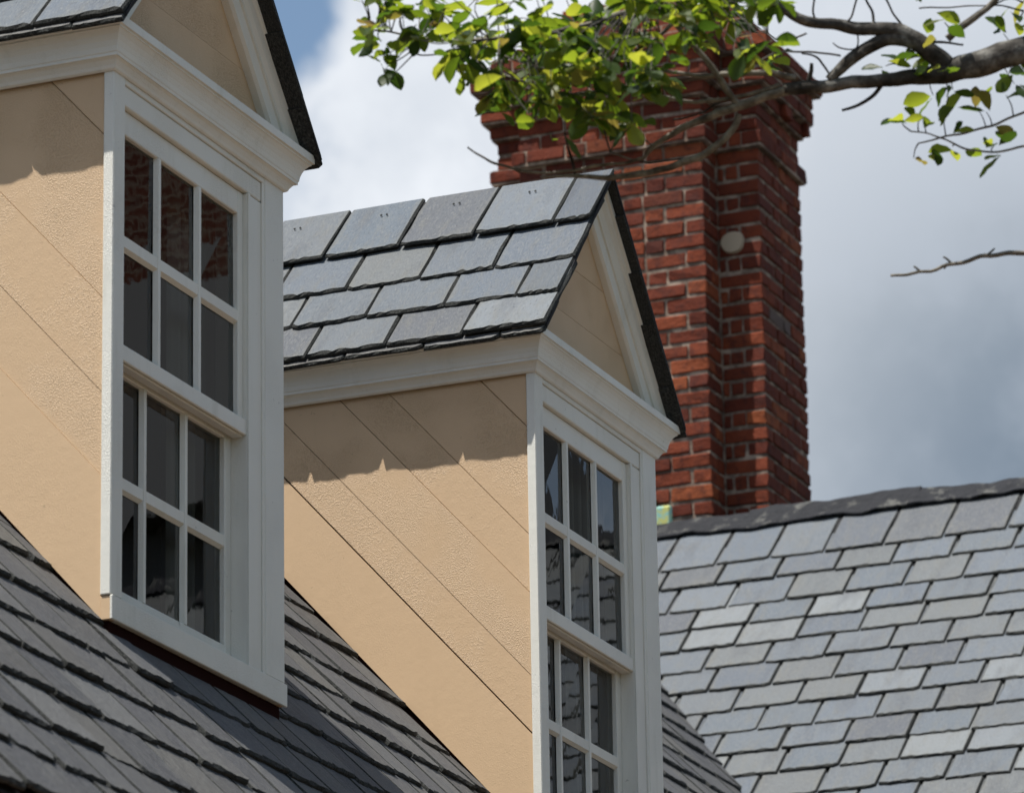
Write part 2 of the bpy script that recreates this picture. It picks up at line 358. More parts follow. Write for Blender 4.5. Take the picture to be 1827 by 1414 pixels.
# ------------------------------------------------------------------ main house: wall and slate roof
Q = 1.1054; YB = 0.0368; LQ = math.hypot(1, Q)
DX = 3.0445; WID = 1.1
XR, ZR, QX = 10.6676, 3.2943, 0.955; LX = math.hypot(1, QX)
VK = 0.757 / 0.654                                  # the valley between the roofs: x = 9.15 + VK * (y - 1.70)
valley = lambda y: 9.15 + VK * (y - 1.70)
house = thing('main_house', 'dark slate house roof that carries both dormers, seen steeply from below', 'house', (2, 2.5, -5.15))
HI = Matrix.Translation((-2, -2.5, 5.15))           # world -> house
b = MB(); b.box(-9, 6.4, -.55, 8, -5.15, -1.0)
wl = b.build('wall', BEIGE_S, house); wl.matrix_local = HI
roof_pt = lambda x, y, off=0.0: (x, y - off * Q / LQ, Q * (y - YB) - .045 + off / LQ)
b = MB()
ys0, ys1 = -.83, 3.6
foot = [(0.03 + i * DX, 1.07 + i * DX) for i in (-2, -1, 0, 1)]
edges = [-9.0] + [e for f in foot for e in f]
for k in range(0, len(edges) - 1, 2):
    b.poly([roof_pt(edges[k], ys0), roof_pt(edges[k + 1], ys0), roof_pt(edges[k + 1], ys1), roof_pt(edges[k], ys1)])
for f0, f1 in foot:
    b.poly([roof_pt(f0, ys0), roof_pt(f1, ys0), roof_pt(f1, .03), roof_pt(f0, .03)])
    b.poly([roof_pt(f0, 1.62), roof_pt(f1, 1.62), roof_pt(f1, ys1), roof_pt(f0, ys1)])
b.poly([roof_pt(edges[-1], ys0), roof_pt(valley(ys0), ys0), roof_pt(valley(ys1), ys1), roof_pt(edges[-1], ys1)])
# back slope and eave board
b.poly([roof_pt(-9, ys1), roof_pt(valley(ys1), ys1), (valley(ys1), 8, -1), (-9, 8, -1)])
b.poly([roof_pt(-9, ys0), roof_pt(valley(ys0), ys0), (valley(ys0), ys0 + .05, Q * (ys0 - YB) - .05), (-9, ys0 + .05, Q * (ys0 - YB) - .05)])
deck = b.build('roof', UNDER, house); deck.matrix_local = HI
b = MB(); b.box(-9, 6.0, -.80, -.55, -1.10, -1.0); b.box(-9, 6.0, -.80, -.775, -1.0, -.965)
o = b.build('eave_board', RED, house); o.matrix_local = HI

visA = [(-60, 880), (-60, 1470), (940, 1470), (510, 1015), (508, 1264), (470, 1262), (180, 1100), (150, 1085)]
visB = [(1176, 1200), (1160, 1480), (1400, 1480), (1180, 1190)]
rows = [-1.235, -1.03, -.84, -.605, -.382, -.165, .057, .295, .485, .735, .975, 1.2, 1.42, 1.64, 1.86, 2.08, 2.30, 2.52, 2.74, 2.96, 3.18, 3.40, 3.62, 3.84, 4.06, 4.28, 4.5, 4.72, 4.94, 5.16]
OM = Vector((0, 0, -Q * YB - .026)); UM = Vector((1, 0, 0)); DM = Vector((0, -1, -Q)).normalized(); NM = Vector((0, -Q, 1)).normalized()
LM = .36
var_m = slate_variants(LM, .015, SLATE_DARK, 16, 3, 1.45)
r = random.Random(11)
rest = MB(); nvis = 0
for ri, s in enumerate(rows):
    x = -4.6 + r.uniform(0, .25)
    y = s / LQ
    xend = valley(y) + .04
    while x < xend:
        wd = r.choice((.2, .23, .25, .27, .30)) ; x1 = min(x + wd, xend + .07)
        if x1 - x < .05: break
        xm = (x + x1) / 2
        hidden = any(f0 + .02 < xm < f1 - .02 for f0, f1 in foot) and 0.0 < y < 1.62
        if not hidden:
            M = slate_matrix(OM, UM, DM, NM, x, x1, -s + r.uniform(-.009, .008), LM, r, .023 + r.uniform(-.004, .005), .009, .014)
            vi = r.randrange(len(var_m)); me, vs, fs = var_m[vi]
            P = [proj(OM + UM * xx - DM * ss) for xx in (x, xm, x1) for ss in (s + .01, s + .1, s + .2)]
            if any(inside(px, py, visA) or inside(px, py, visB) for px, py in P) and nvis < 295:
                link('slate', me, deck, M); nvis += 1
            else: rest.add([M @ Vector(v) for v in vs], fs)
        x = x1
stuff(rest.build('slate_courses', SLATE_DARK, deck))
print('main slates', nvis)

# ------------------------------------------------------------------ wing roof on the right
wing = thing('house_wing', 'wing with a long grey slate roof behind the dormers, rising to a lead ridge', 'house', (XR, -3, -5.15))
WI = Matrix.Translation((-XR, 3, 5.15))
zw = lambda x: ZR - QX * abs(XR - x)
b = MB(); b.box(6.5, 14.8, -9.5, 6, -5.15, -1.0)
b.add([(6.5, -9.5, -1), (14.8, -9.5, -1), (XR, -9.5, ZR - .1), (6.5, -9.45, -1), (14.8, -9.45, -1), (XR, -9.45, ZR - .1)], [(0, 1, 2), (5, 4, 3), (0, 2, 5, 3), (1, 4, 5, 2)])
o = b.build('wall', BEIGE_S, wing); o.matrix_local = WI
b = MB()
yv = lambda x: 1.70 + (x - 9.15) / VK
xb = 6.21
b.poly([(xb, -9.6, zw(xb)), (XR, -9.6, ZR), (XR, yv(XR), ZR), (xb, yv(xb), zw(xb))])
b.poly([(XR, -9.6, ZR), (15.1, -9.6, zw(15.1)), (15.1, 7, zw(15.1)), (XR, 7, ZR)])
b.poly([(XR, yv(XR), ZR), (XR, 7, ZR), (XR - .5, 7, ZR - .5)])
wdeck = b.build('roof', UNDER, wing); wdeck.matrix_local = WI
OW = Vector((XR, 0, ZR)); UW = Vector((0, 1, 0)); DW = Vector((-1, 0, -QX)).normalized(); NW = Vector((-QX, 0, 1)).normalized()
var_w = slate_variants(.40, .015, SLATE, 12, 5)
wrows = [(.475, [2.60, 2.338, 2.05, 1.777, 1.50, 1.20, .905]), (.672, [2.285, 2.0, 1.70, 1.40, 1.12, .83]), (.912, [2.47, 2.18, 1.88, 1.59, 1.30, 1.01, .72]), (1.108, [2.36, 2.02, 1.73, 1.44, 1.16, .87])]
ss = 1.302
while ss < 5.7: wrows.append((ss, None)); ss += .2035
r = random.Random(23); rest = MB(); nvis = 0
for ri, (s, js) in enumerate(wrows):
    xx = XR - s / LX
    ymax = yv(xx) + .03
    ed = []
    if js: ed = [js[0] + .58, js[0] + .29] + list(js)
    else:
        y0 = 2.91 - (ri % 2) * .145 + r.uniform(-.02, .02)
        while y0 > -0.2: ed.append(y0); y0 -= r.uniform(.27, .315)
    while ed[-1] > -9.4: ed.append(ed[-1] - r.uniform(.27, .315))
    for a, c in zip(ed[:-1], ed[1:]):
        if c > ymax + .3: continue
        a = min(a, ymax + .42)
        L = .36 if ri else .50
        sj = s + r.uniform(-.008, .008)
        M = slate_matrix(OW, UW, DW, NW, c, a, sj, .40, r, .027, .010)
        me, vs, fs = var_w[r.randrange(len(var_w))]
        P = [proj(OW + UW * yy + DW * q_) for yy in (a, c) for q_ in (s, s - .15)]
        if any(1150 < px < 1890 and 830 < py < 1480 for px, py in P) and a > -.1: link('slate', me, wdeck, M); nvis += 1
        else: rest.add([M @ Vector(v) for v in vs], fs)
stuff(rest.build('slate_courses', SLATE, wdeck))
print('wing slates', nvis)
# lead along the ridge, in overlapping uneven sheets
r = random.Random(4)
yy = 2.9; k = 0
while yy > -9.4:
    ln = r.uniform(.75, 1.1) if k else .95
    b = MB(); n = 26; ringA = []
    for i in range(n + 1):
        y = yy + .04 - (ln + .04) * i / n
        wob = noise.noise(Vector((y * 3.1, 0, 1.7))) * .014 + noise.noise(Vector((y * 11, 3, k))) * .009
        low = .115 + .03 * noise.noise(Vector((y * 2.3, 5, 0))) + .022 * noise.noise(Vector((y * 9, 2, 0)))
        up = .030 + (k % 2) * .013 + wob
        p = [OW + UW * y + DW * low + NW * (.024 + abs(wob)), OW + UW * y + DW * (low * .5) + NW * (.027 + wob),
             OW + UW * y + DW * .012 + Vector((0, 0, up + .004)), OW + UW * y + Vector((0.012, 0, up + .012)), OW + UW * y + Vector((.12, 0, -.115 + up))]
        p2 = [q_ - Vector((-.002, 0, .007)) for q_ in p]
        ringA.append(p + p2[::-1])
    vs = [v for rg in ringA for v in rg]; m_ = len(ringA[0]); fs = []
    for i in range(n):
        for j in range(m_): fs.append((i * m_ + j, i * m_ + (j + 1) % m_, (i + 1) * m_ + (j + 1) % m_, (i + 1) * m_ + j))
    fs += [tuple(range(m_)), tuple(range(n * m_ + m_ - 1, n * m_ - 1, -1))]
    b.add(vs, fs); o = b.build('ridge_flashing', LEAD, wing); o.matrix_local = WI
    yy -= ln; k += 1

# ------------------------------------------------------------------ chimneys
def brick_geo(dx, dy, dz, r):
    b = MB(); c = .0045
    b.box(0, dx, 0, dy, 0, dz, c)
    j = lambda: r.uniform(-.0036, .0036)
    return [(x + j(), y + j(), z + j()) for x, y, z in b.v], b.f
XP, XS, XE = 10.7176, 10.9193, 11.55           # pilaster face, stack face, far end
YP0, YP1, YS0, YS1 = 2.205, 3.195, 1.981, 3.397
CH = .0812; ZB = 3.12
def bricks_of_course(k, z, off, dent=False):
    """boxes (x0,x1,y0,y1) of one course over the faces that look to -X and -Y"""
    m = .012; S_, H_ = .205, .096; out = []
    xp, xs, xe = XP - off, XS - off, XE + off
    yp0, yp1, ys0, ys1 = YP0 - off, YP1 + off, YS0 - off, YS1 + off
    even = k % 2 == 0
    # pilaster -X face, Flemish bond, measured from its right corner
    y = yp0; pat = [S_, H_] if even else [H_, S_]; i = 0
    while y < yp1 - .03:
        ln = pat[i % 2] * (1 + rnd.uniform(-.04, .04)); y1 = min(y + ln, yp1)
        if yp1 - y1 < .05: y1 = yp1
        d = H_ if i % 2 == (0 if even else 1) else S_ - .012
        if i == 0: d = H_ if even else S_ - m
        pr = .035 if dent and i % 2 else 0
        out.append((xp - pr, xp + min(d, xs - xp - m), y, y1)); y = y1 + m; i += 1
    # pilaster -Y side
    x0 = xp + (H_ + m if even else S_)
    if xs - x0 > .03: out.append((x0, xs - .002, yp0, yp0 + .09))
    # recessed -X face beside the pilaster
    if even: out.append((xs, xs + H_, ys0, yp0 - .004))
    else:
        w_ = yp0 - ys0
        out.append((xs, xs + S_, ys0, ys0 + w_ * .46)); out.append((xs, xs + H_, ys0 + w_ * .46 + m, ys0 + w_ * .78)); out.append((xs, xs + H_, ys0 + w_ * .78 + m, yp0 - .004))
    # other side of the pilaster
    out.append((xs, xs + H_, yp1 + .004, ys1))
    # -Y end face
    x = xs + (H_ + m if even else S_ + m); i = 0; pat = [S_, H_] if even else [H_, S_]
    while x < xe - .03:
        x1 = min(x + pat[i % 2] * (1 + rnd.uniform(-.04, .04)), xe)
        if xe - x1 < .05: x1 = xe
        out.append((x, x1, ys0 - (.03 if dent and i % 2 else 0), ys0 + .09)); x = x1 + m; i += 1
    return out
def plan(off, inset):
    xp, xs, xe = XP - off + inset, XS - off + inset, XE + off - inset
    yp0, yp1, ys0, ys1 = YP0 - off + inset, YP1 + off - inset, YS0 - off + inset, YS1 + off - inset
    return [(xp, yp0), (xs, yp0), (xs, ys0), (xe, ys0), (xe, ys1), (xs, ys1), (xs, yp1), (xp, yp1)]
def seen_px(px, py):
    if not (820 < px < 1500 and -40 < py < 960): return False
    if px < 1097: return py < 390 + (px - 505.5) * (305 - 390) / (1097 - 505.5) + 14
    if py < 785: return px > 1097 + (py - 305) * (1232 - 1097) / (782 - 305) - 14
    return px > 1160
def make_chimney(dy, single, label):
    ch = thing('chimney', label, 'chimney', ((XP + XE) / 2, (YS0 + YS1) / 2 + dy, ZR))
    CI = Matrix.Translation((-(XP + XE) / 2, -(YS0 + YS1) / 2, -ZR))
    global rnd
    rnd = random.Random(31)
    r = random.Random(9)
    cand = []; core = MB()
    z = ZB; k = 0
    prof = []
    while z < 6.16:
        if 5.265 < z < 5.35: off = .03
        elif z < 5.50: off = 0
        elif z < 5.585: off = .028
        elif z < 5.74: off = .065
        elif z < 5.86: off = .105
        else: off = .02 - (z - 5.86) * .75
        dent = 5.50 <= z < 5.585
        prof.append((z, off))
        for bx in bricks_of_course(k, z, off, dent): cand.append((bx, z + .006, off))
        pl = plan(off, .007)
        n = len(pl)
        core.add([(x, y, z - .006) for x, y in pl] + [(x, y, z + CH - .006) for x, y in pl], [tuple(range(n - 1, -1, -1)), tuple(range(n, 2 * n))] + [(i, (i + 1) % n, n + (i + 1) % n, n + i) for i in range(n)])
        z += CH; k += 1
    stack = core.build('mortar', MORTAR, ch); stack.matrix_local = CI
    items = []
    for (x0, x1, y0, y1), z, off in cand:
        jz = r.uniform(-.003, .003); hz = CH - .017 + r.uniform(-.004, .003)
        px, py = proj(Vector((x0, y0, z + .03))); qx, qy = proj(Vector((x0, y1, z + .03))); sx, sy = proj(Vector((x1, y0, z + .03)))
        vis = seen_px((px + qx) / 2, (py + qy) / 2) or seen_px((px + sx) / 2, (py + sy) / 2)
        items.append((vis, abs(px - qx) + abs(sx - px), (x0 + r.uniform(-.004, .003), x1, y0 + r.uniform(-.004, .003), y1, z + jz, hz)))
    items.sort(key=lambda t: (not t[0], -t[1]))
    rest = MB(); n = 0
    for vis, sz, (x0, x1, y0, y1, z, hz) in items:
        vs, fs = brick_geo(x1 - x0, y1 - y0, hz, r)
        if single and vis and n < 298:
            b = MB(); b.add(vs, fs)
            o = b.build('brick', BRICK, ch, False)
            cx, cy = proj(Vector(((x0 + x1) / 2, y0, z + .03)))
            if abs(cx - 1397) < 22 and abs(cy - 577) < 11 and y0 < 2.05: o.data.materials[0] = BRICK_G; o['label'] = 'grey patched brick'
            o.location = (x0 - (XP + XE) / 2, y0 - (YS0 + YS1) / 2, z - ZR); n += 1
        else: rest.add([(a + x0, c + y0, d + z) for a, c, d in vs], fs)
    o = stuff(rest.build('brick_courses', BRICK, ch, False)); o.matrix_local = CI
    print('bricks', n, 'of', len(items), 'visible', sum(i[0] for i in items))
    return ch, CI
chim, CI = make_chimney(0, True, 'weathered red brick chimney rising behind the second dormer, with a corbelled top')
# round lime patch on the recessed face, copper at the foot
b = MB(); n = 20; c0 = Vector((XS - .004, 2.128, 4.815))
ring = [(c0.x, c0.y + .062 * math.cos(a) * (1 + .05 * math.sin(a * 3 + 1)), c0.z + .062 * math.sin(a) * (1 + .06 * math.cos(a * 2.0))) for a in [2 * math.pi * i / n for i in range(n)]]
ring2 = [(c0.x - .014, c0.y + (y - c0.y) * .9, c0.z + (z - c0.z) * .9) for x, y, z in ring]
b.add([(x + .03, y, z) for x, y, z in ring] + ring + ring2, [tuple(range(2 * n, 3 * n))] + [(i, (i + 1) % n, n + (i + 1) % n, n + i) for i in range(n)] + [(n + i, n + (i + 1) % n, 2 * n + (i + 1) % n, 2 * n + i) for i in range(n)])
o = b.build('round_cover', PLATE, chim); o.matrix_local = CI
b = MB(); b.box(XP - .045, XP - .012, 2.405, 2.492, 3.31, 3.425, .012); b.box(XP - .03, XP - .012, 2.492, 2.53, 3.31, 3.50, .006)
o = b.build('flashing', COPPER, chim); o.matrix_local = CI
# the house across the yard, which the near window panes mirror
BRICKWALL, t_, b_ = mat('far_brickwork', (0.2, 0.05, 0.03), 0.9, 0.1)
c_ = t_.add('ShaderNodeTexCoord'); sx_ = t_.add('ShaderNodeSeparateXYZ'); mp_ = t_.add('ShaderNodeCombineXYZ'); t_.link(c_.outputs['Object'], sx_.inputs[0]); t_.link(sx_.outputs[1], mp_.inputs[0]); t_.link(sx_.outputs[2], mp_.inputs[1])
bt_ = t_.add('ShaderNodeTexBrick', i_Scale=1.15); t_.link(mp_.outputs[0], bt_.inputs[0])
for k_, v_ in (('Color1', (0.125, 0.045, 0.030, 1)), ('Color2', (0.085, 0.030, 0.022, 1)), ('Mortar', (0.19, 0.15, 0.12, 1)), ('Brick Width', 0.27), ('Row Height', 0.105), ('Mortar Size', 0.014)): bt_.inputs[k_].default_value = v_
t_.link(bt_.outputs[0], b_.inputs['Base Color'])
NROOF, _, _ = mat('far_slate', (0.085, 0.088, 0.092), 0.8, 0.2)
nb = thing('neighbour_house', 'house across the yard, seen only as brick and slate mirrored in the near window', 'house', (23, -12.5, -5.15))
NI = Matrix.Translation((-23, 12.5, 5.15))
b = MB(); b.box(20.5, 26, -17, -8.6, -5.15, 6.9); SIDING, _, _ = mat('grey_siding', (0.13, 0.13, 0.13), 0.8, 0.2); o = b.build('wall', SIDING, nb); o.matrix_local = NI
b = MB(); b.add([(20.2, -17.2, 6.8), (22.8, -17.2, 9.75), (26.2, -17.2, 6.8), (20.2, -8.4, 6.8), (22.8, -8.4, 9.75), (26.2, -8.4, 6.8)], [(0, 1, 4, 3), (1, 2, 5, 4), (0, 2, 1), (3, 4, 5), (0, 3, 5, 2)])
o = b.build('roof', NROOF, nb); o.matrix_local = NI
b = MB(); b.box(22.75, 23.9, -12.6, -9.8, 8.5, 13.6, .02); b.box(22.65, 24.0, -12.7, -9.7, 13.61, 13.9, .02); o = b.build('chimney', BRICKWALL, nb); o.matrix_local = NI

# a wood across the yard, behind the photographer's shoulder: it shades the window fronts and shows in their panes
WOOD, t_, b_ = mat('far_foliage', (0.035, 0.055, 0.02), 0.9, 0.1)
v_, _r = objcoord(t_, False); n_ = noise_n(t_, v_, 2.2, 6, 0.7)
t_.link(t_.mix(n_, (0.02, 0.035, 0.012), (0.065, 0.095, 0.03)), b_.inputs['Base Color'])
r = random.Random(55); b = MB()
for k in range(64):
    cx = -42 + k * 1.75 + r.uniform(-1, 1); cy = -24 + 5.5 * math.sin(k * .35) + r.uniform(-2, 2)
    rad = r.uniform(3.2, 5.2); hh = r.uniform(6.0, 10.5)
    n1, n2 = 14, 9; vs = []; fs = []
    for i in range(n2 + 1):
        th = math.pi * i / n2
        for j in range(n1):
            a = 2 * math.pi * j / n1
            d = Vector((math.sin(th) * math.cos(a), math.sin(th) * math.sin(a), math.cos(th)))
            q_ = rad * (1 + .28 * noise.noise(d * 2.2 + Vector((k, 0, 0))) + .16 * noise.noise(d * 6 + Vector((0, k, 0))))
            vs.append((cx + d.x * q_, cy + d.y * q_, -5.15 + hh * .5 + d.z * (q_ / rad) * hh * .56))
    for i in range(n2):
        for j in range(n1): fs.append((i * n1 + j, (i + 1) * n1 + j, (i + 1) * n1 + (j + 1) % n1, i * n1 + (j + 1) % n1))
    b.add(vs, fs, False)
o = stuff(b.build('woodland', WOOD)); o['label'] = 'dark wood across the yard, seen only mirrored in the window panes'; o['category'] = 'woodland'

# ------------------------------------------------------------------ dormers
KD = 1.1538
def profile_sweep(prof, stations):
    b = MB(); n = len(prof)
    vs = []
    for (bx, by, ox, oy) in stations:
        for o_, z in prof: vs.append((bx + ox * o_, by + oy * o_, z))
    fs = []
    for s in range(len(stations) - 1):
        for i in range(n - 1): fs.append((s * n + i, s * n + i + 1, (s + 1) * n + i + 1, (s + 1) * n + i))
    fs.append(tuple(range(n))); fs.append(tuple(range((len(stations) - 1) * n, len(stations) * n)))
    b.add(vs, fs); return b
var_d = slate_variants(.42, .016, SLATE, 12, 8)
ridge_vars = []
for i in range(6):
    rr_ = random.Random(60 + i); vs, fs = slate_geo(.375, .012, rr_)
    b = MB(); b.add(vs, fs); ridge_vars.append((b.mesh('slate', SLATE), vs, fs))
def muntin_v(x0, x1, z0, z1, yf, yg):
    b = MB(); e = .004
    b.add([(x0 - e, yg, z0), (x1 + e, yg, z0), (x1 - e * .6, yf, z0), (x0 + e * .6, yf, z0), (x0 - e, yg, z1), (x1 + e, yg, z1), (x1 - e * .6, yf, z1), (x0 + e * .6, yf, z1)],
          [(0, 1, 2, 3), (7, 6, 5, 4), (3, 2, 6, 7), (0, 3, 7, 4), (1, 5, 6, 2), (0, 4, 5, 1)]); return b
def muntin_h(x0, x1, z0, z1, yf, yg):
    b = MB(); e = .005
    b.add([(x0, yg, z0 - e), (x1, yg, z0 - e), (x1, yf, z0 + e * .8), (x0, yf, z0 + e * .8), (x0, yg, z1 + e), (x1, yg, z1 + e), (x1, yf, z1 - e * .8), (x0, yf, z1 - e * .8)],
          [(0, 1, 2, 3), (7, 6, 5, 4), (3, 2, 6, 7), (0, 3, 7, 4), (1, 5, 6, 2), (0, 4, 5, 1)]); return b
def make_sash(dm, name_seed, yf, yg, cols, zr, frame):
    b = MB(); (xa, xb_), (za, zb) = frame
    c = .003; yb_ = yf + .034
    b.box(xa, cols[0][0], yf, yb_, za, zb, c); b.box(cols[-1][1], xb_, yf, yb_, za, zb, c)
    b.box(cols[0][0], cols[-1][1], yf + .0015, yb_ - .001, za, zr[0][0], c); b.box(cols[0][0], cols[-1][1], yf + .0015, yb_ - .001, zr[1][1], zb, c)
    s = b.build('sash', WHITE, dm)
    for i in (0, 1): muntin_v(cols[i][1], cols[i + 1][0], zr[0][0], zr[1][1], yf + .001, yg).build('muntin', WHITE, s)
    for (c0, c1) in cols: muntin_h(c0, c1, zr[0][1], zr[1][0], yf + .002, yg).build('muntin', WHITE, s)
    r = random.Random(name_seed)
    for (c0, c1) in cols:
        for (z0, z1) in zr:
            b = MB(); t_ = [r.uniform(-.0012, .0012) for _ in range(4)]
            b.poly([(c0 - .004, yg + .002 + t_[0], z0 - .004), (c1 + .004, yg + .002 + t_[1], z0 - .004), (c1 + .004, yg + .002 + t_[2], z1 + .004), (c0 - .004, yg + .002 + t_[3], z1 + .004)])
            b.build('pane', GLASS, s, False)
    return s
def make_dormer(i, label, joints):
    dm = thing('dormer', label, 'dormer', (i * DX, 0, 0), 'gabled dormers on the slate roof')
    R_ = random.Random(100 + i)
    W = WID
    # ---- cheek boards, laid parallel to the roof slope, each its own board
    for side in (0, 1):
        base = MB(); xin = .034 if side == 0 else W - .034
        base.poly([(xin, .03, 1.6), (xin, .03, -.12), (xin, 1.55, 1.56), (xin, 1.55, 1.6)])
        xi2 = .018 if side == 0 else W - .018
        base.poly([(xi2, .031, .0), (xi2, .031, -.12), (xi2, 1.6, 1.615), (xi2, 1.6, 1.73)])
        base.build('cheek_backing', RED, dm)
        hs = [-.032] + joints + [1.7]
        for k in range(len(hs) - 1):
            h0, h1 = hs[k], hs[k + 1]
            poly = [(.034, -.5), (1.7, -.5), (1.7, 1.60), (.034, 1.60)]
            poly = clip(poly, Q, -1, -(h0))            # z - Q y >= h0
            poly = clip(poly, -Q, 1, h1 - (.0075 if k == 0 and i else R_.choice((.0010, .0015, .0022))))
            if len(poly) < 3: continue
            proud = (.0035 if k == 0 else R_.uniform(-.001, .002))
            xo = .011 - proud
            cx = sum(p[0] for p in poly) / len(poly); cz = sum(p[1] for p in poly) / len(poly)
            b = MB(); n = len(poly); e = .0022 if k else .001
            inn = []
            for p in poly:
                d = math.hypot(p[0] - cx, p[1] - cz); f = max(0, 1 - e * 1.6 / d); inn.append((cx + (p[0] - cx) * f, cz + (p[1] - cz) * f))
            fx_ = (lambda x: x) if side == 0 else (lambda x: W - x)
            vs = [(fx_(.033), y, z) for y, z in poly] + [(fx_(xo + e), y, z) for y, z in poly] + [(fx_(xo), y, z) for y, z in inn]
            fs = [tuple(range(2 * n, 3 * n))] + [(a, (a + 1) % n, n + (a + 1) % n, n + a) for a in range(n)] + [(n + a, n + (a + 1) % n, 2 * n + (a + 1) % n, 2 * n + a) for a in range(n)]
            b.add(vs, fs); b.build('board', BEIGE_S if k == 0 else BEIGE, dm)
        b = MB(); fx0, fx1 = (.004, .033) if side == 0 else (W - .033, W - .004)
        b.box(fx0, fx1, .003, .0335, .0005, .066, .0015); b.build('board', BEIGE_S, dm)
    # ---- corner posts, casing, sill
    b = MB(); b.box(0, .069, 0, .0325, .069, 1.585, .003); b.box(.0345, .069, .0325, .10, .069, 1.585); b.build('corner_board', WHITE, dm)
    b = MB(); b.box(.973, W, 0, .0325, .069, 1.585, .003); b.box(.973, W - .0345, .0325, .10, .069, 1.585); b.build('corner_board', WHITE, dm)
    b = MB(); b.box(.866, .972, .007, .11, .069, 1.492, .003); b.box(.8665, .880, .0035, .0065, .069, 1.492); b.box(.958, .9715, .0025, .0065, .069, 1.553)
    b.build('casing', WHITE, dm)
    b = MB(); b.box(.0695, .9575, .006, .11, 1.4935, 1.553, .003); b.box(.0695, .9725, .001, .10, 1.5535, 1.60, .002); b.build('head_casing', WHITE, dm)
    b = MB(); b.box(0, W + .004, -.006, .0025, .0, .067, .002); b.box(.0335, W - .0335, .0027, .14, .001, .0665); b.build('sill', WHITE, dm)
    b = MB(); b.box(.014, W - .014, .012, .03, -.16, -.001); b.box(.014, .032, .0305, .12, -.16, -.0335); b.build('apron', RED, dm)
    # ---- sashes
    make_sash(dm, 5 + i, .020, .035, [(.079, .316), (.336, .573), (.593, .833)], [(.803, 1.087), (1.127, 1.42)], ((.045, .8655), (.748, 1.492)))
    make_sash(dm, 9 + i, .0585, .0735, [(.073, .31), (.33, .567), (.587, .825)], [(.128, .414), (.4535, .742)], ((.045, .8655), (.0675, .795)))
    b = MB(); b.box(.047, .8645, .010, .0185, .752, .800, .003); b.build('meeting_rail', WHITE, dm)
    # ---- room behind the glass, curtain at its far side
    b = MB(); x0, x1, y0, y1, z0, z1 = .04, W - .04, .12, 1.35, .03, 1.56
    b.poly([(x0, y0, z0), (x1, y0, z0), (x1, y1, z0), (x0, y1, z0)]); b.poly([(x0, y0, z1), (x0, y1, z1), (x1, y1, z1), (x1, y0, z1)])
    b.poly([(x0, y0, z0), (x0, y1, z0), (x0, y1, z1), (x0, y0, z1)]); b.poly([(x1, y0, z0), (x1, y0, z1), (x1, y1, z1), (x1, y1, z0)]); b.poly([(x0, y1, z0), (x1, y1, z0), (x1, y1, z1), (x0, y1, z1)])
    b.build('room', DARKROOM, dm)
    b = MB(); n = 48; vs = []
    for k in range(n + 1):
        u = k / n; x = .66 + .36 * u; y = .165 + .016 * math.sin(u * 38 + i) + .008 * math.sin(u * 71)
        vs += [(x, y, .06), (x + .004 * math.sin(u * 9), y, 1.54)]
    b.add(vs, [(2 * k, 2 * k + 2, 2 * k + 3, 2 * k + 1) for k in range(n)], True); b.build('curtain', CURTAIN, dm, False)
    # ---- cornice round three sides
    prof = [(0, 1.570), (.006, 1.570), (.012, 1.574), (.016, 1.582), (.026, 1.594), (.034, 1.599), (.040, 1.600), (.040, 1.608), (.043, 1.611), (.046, 1.625), (.052, 1.640), (.061, 1.654), (.072, 1.665), (.078, 1.668), (.078, 1.673), (.087, 1.675), (.087, 1.700), (.0, 1.703)]
    st = [(0, 1.50, -1, 0), (0, 0, -1, -.72), (W, 0, 1, -.72), (W, 1.50, 1, 0)]
    profile_sweep(prof, st).build('cornice', WHITE, dm)
    # ---- gable: boarded tympanum and raking mouldings
    ridge_z = 1.70 + KD * (W / 2 + .1)
    und = lambda x: 1.672 + KD * (x + .1) if x <= W / 2 else 1.672 + KD * (W + .1 - x)
    cuts = [1.70, 1.885, 2.07, 2.27, 2.5]
    for k in range(4):
        poly = [(-.1, cuts[k] + .0008), (W + .1, cuts[k] + .0008), (W + .1, cuts[k + 1] - .0008), (-.1, cuts[k + 1] - .0008)]
        poly = clip(poly, -KD, 1, 1.66 + KD * .1); poly = clip(poly, KD, 1, 1.66 + KD * (W + .1))
        if len(poly) < 3: continue
        b = MB(); n = len(poly); yf = .030 + R_.uniform(-.001, .001)
        b.add([(x, yf, z) for x, z in poly] + [(x, yf + .02, z) for x, z in poly], [tuple(range(n)), tuple(range(2 * n - 1, n - 1, -1))] + [(a, (a + 1) % n, n + (a + 1) % n, n + a) for a in range(n)])
        b.build('board', BEIGE, dm)
    # profile of the rake: (perpendicular distance below the slates, how far forward)
    rp = [(0, -.03), (0, .062), (.018, .062), (.020, .052), (.030, .046), (.040, .034), (.052, .026), (.060, .025), (.061, .018), (.098, .014), (.104, .004), (.104, -.03)]
    for sgn in (-1, 1):
        b = MB(); n = len(rp); c_ = 1 / math.hypot(1, KD); vs = []
        for (xb0, end) in ((W / 2 + sgn * (W / 2 + .092), 0), (W / 2, 1)):
            for d, fw in rp:
                if end == 0: vs.append((xb0 - sgn * .0, -fw + .03 - .0, max(1.702, und(xb0) - d / c_)) if False else (xb0 - sgn * (d / c_) / KD if und(xb0) - d / c_ < 1.7 and d > .03 else xb0, .012 - fw, max(1.7005, und(xb0) - d / c_) if True else 0))
                else: vs.append((W / 2, .012 - fw, und(W / 2) - d / c_))
        fs = [(a, (a + 1) % n, n + (a + 1) % n, n + a) for a in range(n)] + [tuple(range(n)), tuple(range(2 * n - 1, n - 1, -1))]
        b.add(vs, fs); b.build('rake_moulding', WHITE, dm)
    # ---- slate roof
    yfront, yback = -.085, 1.62
    b = MB(); dz = -.012
